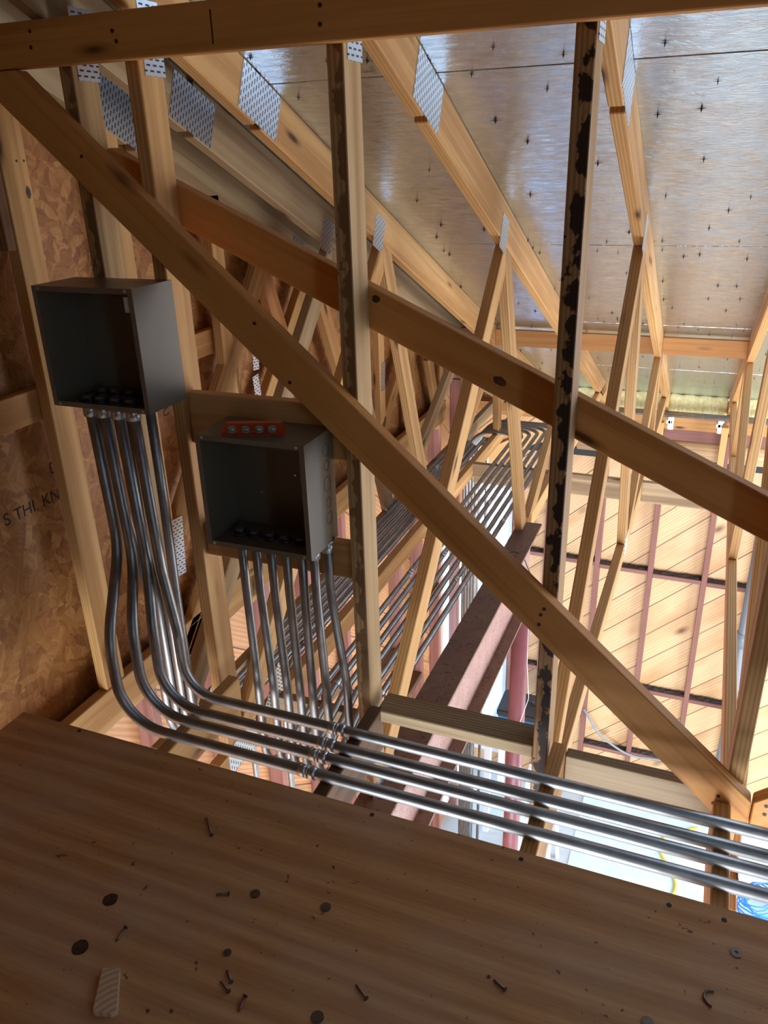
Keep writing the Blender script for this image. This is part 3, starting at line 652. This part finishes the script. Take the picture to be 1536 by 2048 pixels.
nm = ['leftmost', 'second from the left', 'third from the left', 'rightmost']
for (xt, xv, ye), s in zip(B, nm):
    conduit([(xt, 1.645, zb1 + .02), (xt, 1.645, -.85), (xv, 1.64, -1.15), (xv, 1.64, ZR), (xv, ye, ZR), (xv, ye, -6.28)], [.6, .6, .13, .12], s + ' conduit of the rear row under the upper box', 'rear row of conduits from the upper box',
            (xt, 1.645, zb1), [((xv, 2.9, ZR), (0, 1, 0)), ((xv, 4.3, ZR), (0, 1, 0))], [((xv, 4.5, ZR), (0, 1, 0), (1, 0, 0))], r=.0135)
for x, s in ((-1.472, 'left'), (-1.312, 'right')):
    conduit([(x, 2.12, -3.6), (x, 2.12, ZR - .002), (x, 5.01, ZR - .002), (x, 5.01, -6.28)], [.12, .12], s + ' one of two conduits rising from the storey below behind the upper box run', 'two rising conduits', None, [((x, 2.32, ZR), (0, 1, 0))])
D = [(-1.087, -1.083), (-1.043, -1.032), (-.998, -.987), (-.953, -.946), (-.908, -.906), (-.872, -.862)]
D = [(a, 1.62, b) for a, b in D] + [(-.856, 1.668, -.822)]
nm = ['first conduit from the left under the lower box', 'second conduit from the left under the lower box', 'third conduit from the left under the lower box', 'middle one of seven conduits under the lower box', 'fifth conduit from the left under the lower box', 'sixth conduit from the left under the lower box', 'last conduit at the right under the lower box, behind its side']
for i, ((xt, y, xv), lb) in enumerate(zip(D, nm)):
    ye = 5.07 + .045 * i; xe = -1.455 + .035 * i
    xx = -1.13 + .043 * i
    conduit([(xt, y, zb2 + .02), (xt, y, -1.05), (xv, y, -1.35), (xv, y, ZR), (xx, 2.1, ZR), (xx, ye, ZR), (-1.46, ye, ZR), (-1.46, ye, -6.28)], [.8, .8, .13, .3, .1, .2], lb, 'seven conduits under the lower box',
            (xt, y, zb2), [((xx, 3.0 + .22 * ((i * 3) % 5), ZR), (0, 1, 0))], [((xx, 4.5, ZR), (0, 1, 0), (1, 0, 0)), ((xx, 2.02 + .1, ZR), (0, 1, 0), (1, 0, 0))] if i < 7 else [])
# eave conduits with clips
for y, z, s in ((6.80, -2.005, 'front'), (6.86, -2.01, 'rear')):
    conduit([(-.9, y, z), (4.0, y, z)], .1, s + ' conduit running level along the far eave', 'two eave conduits', n=12, r=.019)

# ------------------------------------------------------------------ far wall framing and eave
k = 0
LBS = {0: 'red upright at the far left corner of the diagonal board wall', 1: 'red upright just right of the maroon column', 2: 'red upright seen left of the bark stained post', 3: 'red upright in the middle of the bright diagonal boards', 4: 'red upright right of the middle of the diagonal boards', 5: 'red upright at the right end of the diagonal boards'}
for k, x in enumerate((-1.53, -1.22, -.735, -.25, .222, .70)):
    o = lum('wall_stud', (x, 7.025, -6.28), (x, 7.025, -2.52), (1, 0, 0), .048, .088, RED); tag(o, LBS[k], 'stud', 'red uprights on the far wall')
rows = [((-1.50, -1.245), -3.54, 'in the bay behind the beam end, upper level'), ((-1.196, -.76), -3.555, 'in the bay left of the bark stained post'), ((-.71, -.275), -3.57, 'in the bay right of the bark stained post'), ((-.226, .197), -3.59, 'in the bright middle bay, upper level'), ((.247, .675), -3.60, 'in the right hand bay, upper level'),
        ((-.226, .197), -4.88, 'in the bright middle bay, lower level'), ((.247, .675), -4.89, 'in the right hand bay, lower level'), ((-1.50, -1.245), -4.85, 'in the bay behind the maroon column'), ((-.71, -.275), -5.7, 'near the floor right of the bark stained post'), ((-.226, .197), -5.68, 'near the floor in the middle bay')]
for (a, b), z, lb in rows:
    t = thing('fire_block', ((a + b) / 2, 7.02, z - .045), 'red fire block, dusty on top, ' + lb, 'blocking', 'fire blocks on the far wall')
    lum('block', (a, 7.024, z - .02), (b, 7.024, z - .02), (0, 1, 0), .09, .04, RED, t)
    bm = bmesh.new(); bmesh.ops.create_grid(bm, x_segments=14, y_segments=4, size=.5)
    for v in bm.verts: v.co = V(((a + b) / 2 + v.co.x * (b - a), 7.03 + v.co.y * .078, z + .002 + rnd.random() * .016 * (1 if abs(v.co.y) < .4 else .2)))
    bmobj('dust', bm, m_simple('black_dust', (.02, .017, .015), (.06, .05, .045), 60, .95) if 'black_dust' not in bpy.data.materials else bpy.data.materials['black_dust'], t)
o = boxo('trim_2', (XL, 6.94, -2.17), (4.2, 7.16, -2.06), PINE); tag(o, 'timber wall plate under the rafter ends', 'wall plate', kind='structure'); o.color = (.9, .8, .72, 1)
o = lum('header_board', (-.74, 6.99, -2.225), (.55, 6.99, -2.225), (0, 0, 1), .1, .05, RED); tag(o, 'red stained board under the eave conduits', 'board')
bm = bmesh.new(); tubebm(bm, [(-1.0, 7.03, -2.365), (2.0, 7.03, -2.365)], .092, 28)
for v in bm.verts: v.co.y = min(v.co.y, 7.066)
o = bmobj('log_siding', bm, None); o.data.materials.append(wood('log_pine', (.74, .55, .32), (.66, .44, .22), (.48, .27, .11), knots=1.3)); tag(o, 'rounded pine log board with a big knot under the far eave', 'log')
o = boxo('trim_3', (XL, 7.03, -2.52), (4.2, 7.09, -2.455), DARK); tag(o, 'dark gap strip below the rounded log', 'gap', kind='structure')
o = lum('short_stud', (.235, 6.9, -2.52), (.235, 6.9, -2.18), (1, 0, 0), .05, .04, RED); tag(o, 'short red upright in front of the rounded log', 'stud')
for x, lb in ((-.30, 'pale upright below the eave conduits at the foot of the right rafter'), (.20, 'pale upright below the eave conduits near the right edge')):
    o = lum('short_stud', (x, 6.80, -2.62), (x, 6.80, -2.07), (1, 0, 0), .05, .07, PINE, color=(1.15, 1.12, 1.05)); tag(o, lb, 'stud')
for a, b, lb in ((-1.49, -1.30, 'narrow yellow insulation batt near the far left corner'), (-1.26, -.80, 'yellow insulation batt between the left rafter ends'), (-.76, -.30, 'yellow insulation batt at the end of the middle rafter'), (-.26, .20, 'yellow insulation batt between the right rafter ends'), (.24, .70, 'yellow insulation batt at the right edge')):
    bm = bmesh.new(); bmesh.ops.create_grid(bm, x_segments=36, y_segments=8, size=.5)
    for v in bm.verts:
        u, w_ = v.co.x + .5, v.co.y + .5; y = 6.95 + .03 * w_ + .006 * math.sin(u * 90)
        v.co = V((a + u * (b - a), y, -2.055 + (roofz(6.97) - .012 + 2.055) * w_ + .006 * math.sin(u * 23)))
    ge = bmesh.ops.extrude_face_region(bm, geom=bm.faces[:])
    for v in ge['geom']:
        if isinstance(v, bmesh.types.BMVert): v.co.y += .06
    bmesh.ops.recalc_face_normals(bm, faces=bm.faces[:])
    o = bmobj('insulation_batt', bm, YINS, smooth=True); tag(o, lb, 'insulation')
def clip(x, lb):
    bm = bmesh.new(); boxbm(bm, (x - .022, 6.862, -2.15), (x + .022, 6.866, -2.045)); boxbm(bm, (x - .002, 6.82, -2.14), (x + .002, 6.866, -2.05)); boxbm(bm, (x - .035, 6.862, -2.10), (x + .01, 6.865, -2.075))
    o = bmobj('hurricane_clip', bm, m_metal('bright_clip', (.75, .80, .84), .35) if 'bright_clip' not in bpy.data.materials else bpy.data.materials['bright_clip']); tag(o, lb, 'metal clip', 'metal clips under the eave conduits')
for x, lb in ((-.335, 'bright metal clip left of the right rafter foot'), (-.225, 'bright metal clip right of the right rafter foot'), (.165, 'bright metal clip left of the last rafter foot'), (.275, 'bright metal clip right of the last rafter foot')): clip(x, lb)
t = thing('drain_pipe', (.61, 6.93, -6.28), 'grey plastic pipe standing against the far wall at the right edge', 'pipe')
tubeo('pipe', [(.61, 6.9, -6.28), (.61, 6.9, -2.95)], .045, PVC, t, 20); tubeo('collar', [(.61, 6.9, -4.15), (.61, 6.9, -4.0)], .055, PVC, t, 20)
o = tubeo('flexible_cable', fillet([(-.735, 6.97, -5.25), (-.55, 6.97, -5.55), (-.25, 6.97, -5.72), (.1, 6.97, -5.68), (.5, 6.97, -5.6)], .4), .012, CREAM, n=10); tag(o, 'thick grey cable sagging along the far wall', 'cable')
# left wall framing
for k, y in enumerate((1.6, 2.05, 2.5, 2.95, 3.4, 3.85, 4.3, 4.75, 5.2, 5.65, 6.2, 6.62)):
    o = lum('wall_stud', (XL + .045, y, -6.28), (XL + .045, y, -1.67), (0, 1, 0), .045, .088, RED); tag(o, 'red upright on the old left wall seen between the conduits', 'stud', 'red uprights on the left wall')
for y0, y1, z in ((1.62, 2.03, -3.3), (3.42, 3.83, -3.0), (4.32, 4.73, -3.4), (4.77, 5.18, -3.9), (5.22, 5.63, -3.3)):
    o = lum('fire_block', (XL + .045, y0, z), (XL + .045, y1, z), (0, 0, 1), .05, .088, OLD); tag(o, 'dark fire block between red uprights on the old left wall', 'blocking', 'fire blocks on the left wall')

# ------------------------------------------------------------------ storey below
wt = thing('work_table', (-1.2, 6.35, -6.3), 'white framed work table beyond the maroon column', 'table')
boxo('tabletop', (-1.55, 6.0, -5.17), (-.95, 6.7, -5.13), WHITE, wt)
for x in (-1.5, -1.0):
    for y in (6.05, 6.65): boxo('leg', (x - .03, y - .03, -6.3), (x + .03, y + .03, -5.17), WHITE, wt)
tb = thing('tool_tote', (-1.25, 6.4, -5.13), 'bright blue tote with a dark top behind the maroon column', 'tote')
boxo('tub', (-1.46, 6.22, -5.13), (-1.04, 6.56, -4.98), BLUE, tb, .015); boxo('lid', (-1.47, 6.21, -4.98), (-1.03, 6.57, -4.90), DARK, tb, .015)
tubeo('handle', fillet([(-1.35, 6.4, -4.905), (-1.35, 6.4, -4.86), (-1.15, 6.4, -4.86), (-1.15, 6.4, -4.905)], .03), .012, DARK, tb, 8)
o = boxo('plastic_sheet', (-.64, 4.2, -6.3), (1.6, 6.9, -6.292), SHEET); tag(o, 'pale plastic sheet spread on the concrete below', 'sheet')
o = tubeo('extension_cord', fillet([(.2, 3.4, -6.28), (.05, 4.2, -6.28), (.32, 4.9, -6.28), (.22, 5.5, -6.28), (.36, 6.0, -6.28), (.1, 6.5, -6.28), (.5, 6.8, -6.28)], .25), .012, YELL, n=8); tag(o, 'yellow extension cord winding over the floor below', 'cord')
o = tubeo('extension_cord', fillet([(-.1, 4.1, -6.28), (.12, 4.6, -6.28), (-.12, 5.2, -6.28), (.08, 5.8, -6.28)], .2), .012, YELL, n=8); tag(o, 'second yellow cord, shorter, on the pale sheet below', 'cord')
pts = []
for i in range(170):
    a = i * .33; rr_ = .15 + .035 * math.sin(i * .7); pts.append((1.04 + rr_ * math.cos(a), 5.96 + rr_ * math.sin(a), -6.28 + .0011 * i + .02 * math.sin(i * 1.3) ** 2))
o = tubeo('cable_coil', pts, .007, BLUEW, n=6); tag(o, 'coil of blue cable on the floor at the right edge', 'cable coil')
st = thing('step_ladder', (-.9, 5.4, -6.3), 'white step ladder standing between the column and the table', 'ladder')
for x in (-1.05, -.75):
    lum('rail', (x, 5.3, -6.3), (x + (.04 if x < -.9 else -.04), 5.62, -5.0), (1, 0, 0), .03, .06, WHITE, st); lum('rear_rail', (x, 5.95, -6.3), (x + (.04 if x < -.9 else -.04), 5.66, -5.0), (1, 0, 0), .03, .04, WHITE, st)
for i in range(4): boxo('tread', (-1.03 + .008 * i, 5.33 + .06 * i, -6.05 + .26 * i), (-.77 - .008 * i, 5.41 + .06 * i, -6.02 + .26 * i), WHITE, st)

def end_grain():
    m, n, b = mat('offcut_end_grain')
    g = N(n, 'TexWave', wave_type='RINGS', rings_direction='Z', i_Scale=26.0, i_Distortion=.6, i_Vector=N(n, 'Mapping', i_0=N(n, 'TexCoord').outputs[3], i_1=(.80, -.66, 0), i_3=(1, 1, 1)).outputs[0]).outputs['Fac']
    n.links.new(ramp(n, g, [(.2, (.74, .52, .32)), (.9, (.56, .36, .2))]), b.inputs['Base Color']); b.inputs['Roughness'].default_value = .7
    return m
# ------------------------------------------------------------------ litter on the deck
ZD = -1.40
def nail(p, q, lb):
    bm = bmesh.new(); p = V((*p, ZD + .0045)); q = V((*q, ZD + .002)); d = (q - p).normalized()
    tubebm(bm, [p, p + (q - p) * .85, q], .0022, 8); tubebm(bm, [p - d * .0018, p], .0048, 12)
    o = bmobj('loose_nail', bm, NAIL); tag(o, lb, 'nail', 'loose nails on the deck')
for p, q, lb in (((-.911, 1.109), (-.95, 1.15), 'loose nail lying alone far back on the plywood near the conduits'), ((-.788, .985), (-.812, .975), 'loose nail beside the left metal washer on the plywood'), ((-.939, .842), (-.938, .812), 'loose nail near the dark knots at the left'), ((-.678, .818), (-.698, .836), 'upper nail of the crossed pair on the plywood'),
                 ((-.673, .800), (-.697, .812), 'lower nail of the crossed pair on the plywood'), ((-.638, .802), (-.636, .776), 'loose nail just right of the crossed pair'), ((-.430, .878), (-.457, .896), 'loose nail at the centre of the bottom edge'), ((-.199, .984), (-.222, .996), 'loose nail right of centre near the bottom')): nail(p, q, lb)
for x, y, r, hole, lb in ((-.737, 1.007, .0105, 1, 'metal washer with a centre hole, leftmost on the plywood'), (-.584, 1.029, .011, 0, 'round dark metal slug in the middle of the plywood'), (-.718, .869, .008, 0, 'small dark slug above the crossed nails'), (-.498, .816, .012, 0, 'round metal slug cut by the bottom edge'), (.193, 1.213, .0105, 1, 'metal washer at the right edge of the plywood'), (.049, 1.015, .011, 0, 'metal slug at the bottom right corner')):
    bm = bmesh.new(); n = 28; ri = .0035 if hole else 0; z0, z1 = ZD + .0003, ZD + .0022
    if hole:
        R4 = [[bm.verts.new((x + rad * math.cos(2 * math.pi * i / n), y + rad * math.sin(2 * math.pi * i / n), z)) for i in range(n)] for rad, z in ((r, z0), (r, z1), (ri, z1), (ri, z0))]
        for a in range(4):
            for i in range(n): bm.faces.new((R4[a][i], R4[a][(i + 1) % n], R4[(a + 1) % 4][(i + 1) % n], R4[(a + 1) % 4][i]))
    else:
        tubebm(bm, [(x, y, z0), (x, y, z1)], r, n); tubebm(bm, [(x, y, z1), (x, y, z1 + .0006)], r * .78, n)
    bmesh.ops.recalc_face_normals(bm, faces=bm.faces[:])
    o = bmobj('knockout_slug', bm, NAIL); tag(o, lb, 'metal slug', 'round slugs on the deck')
for x, y, lb in ((-.762, .829, 'dark wood chip left of the crossed nails'), (-.79, .717, 'tiny wood chip near the bottom left'), (-.75, .732, 'second tiny wood chip near the bottom left'), (-.232, .999, 'tiny wood chip beside the nail right of centre'), (-.595, 1.0, 'pale speck of wood beside the dark slug')):
    bm = bmesh.new(); bmesh.ops.create_icosphere(bm, subdivisions=1, radius=.004)
    for v in bm.verts: v.co = V((x + v.co.x * rnd.uniform(.7, 1.3), y + v.co.y * rnd.uniform(.6, 1.2), ZD + .002 + v.co.z * .5))
    o = bmobj('wood_chip', bm, OLD if 'pale' not in lb else PINE); tag(o, lb, 'wood chip', 'wood chips on the deck')
sc = extr('wood_offcut', [(-.918, .75), (-.889, .762), (-.884, .757), (-.838, .692), (-.845, .684), (-.878, .675)], 'Z', ZD, ZD + .012, None)
sc.data.materials.append(end_grain()); tag(sc, 'small pale wooden offcut lying at the bottom left of the deck', 'offcut')
o = tubeo('bent_staple', fillet([(.155, 1.116, ZD + .003), (.143, 1.112, ZD + .003), (.138, 1.098, ZD + .003), (.146, 1.086, ZD + .003), (.153, 1.084, ZD + .003)], .008), .0026, NAIL, n=8); tag(o, 'small bent metal hook near the bottom right', 'metal hook')
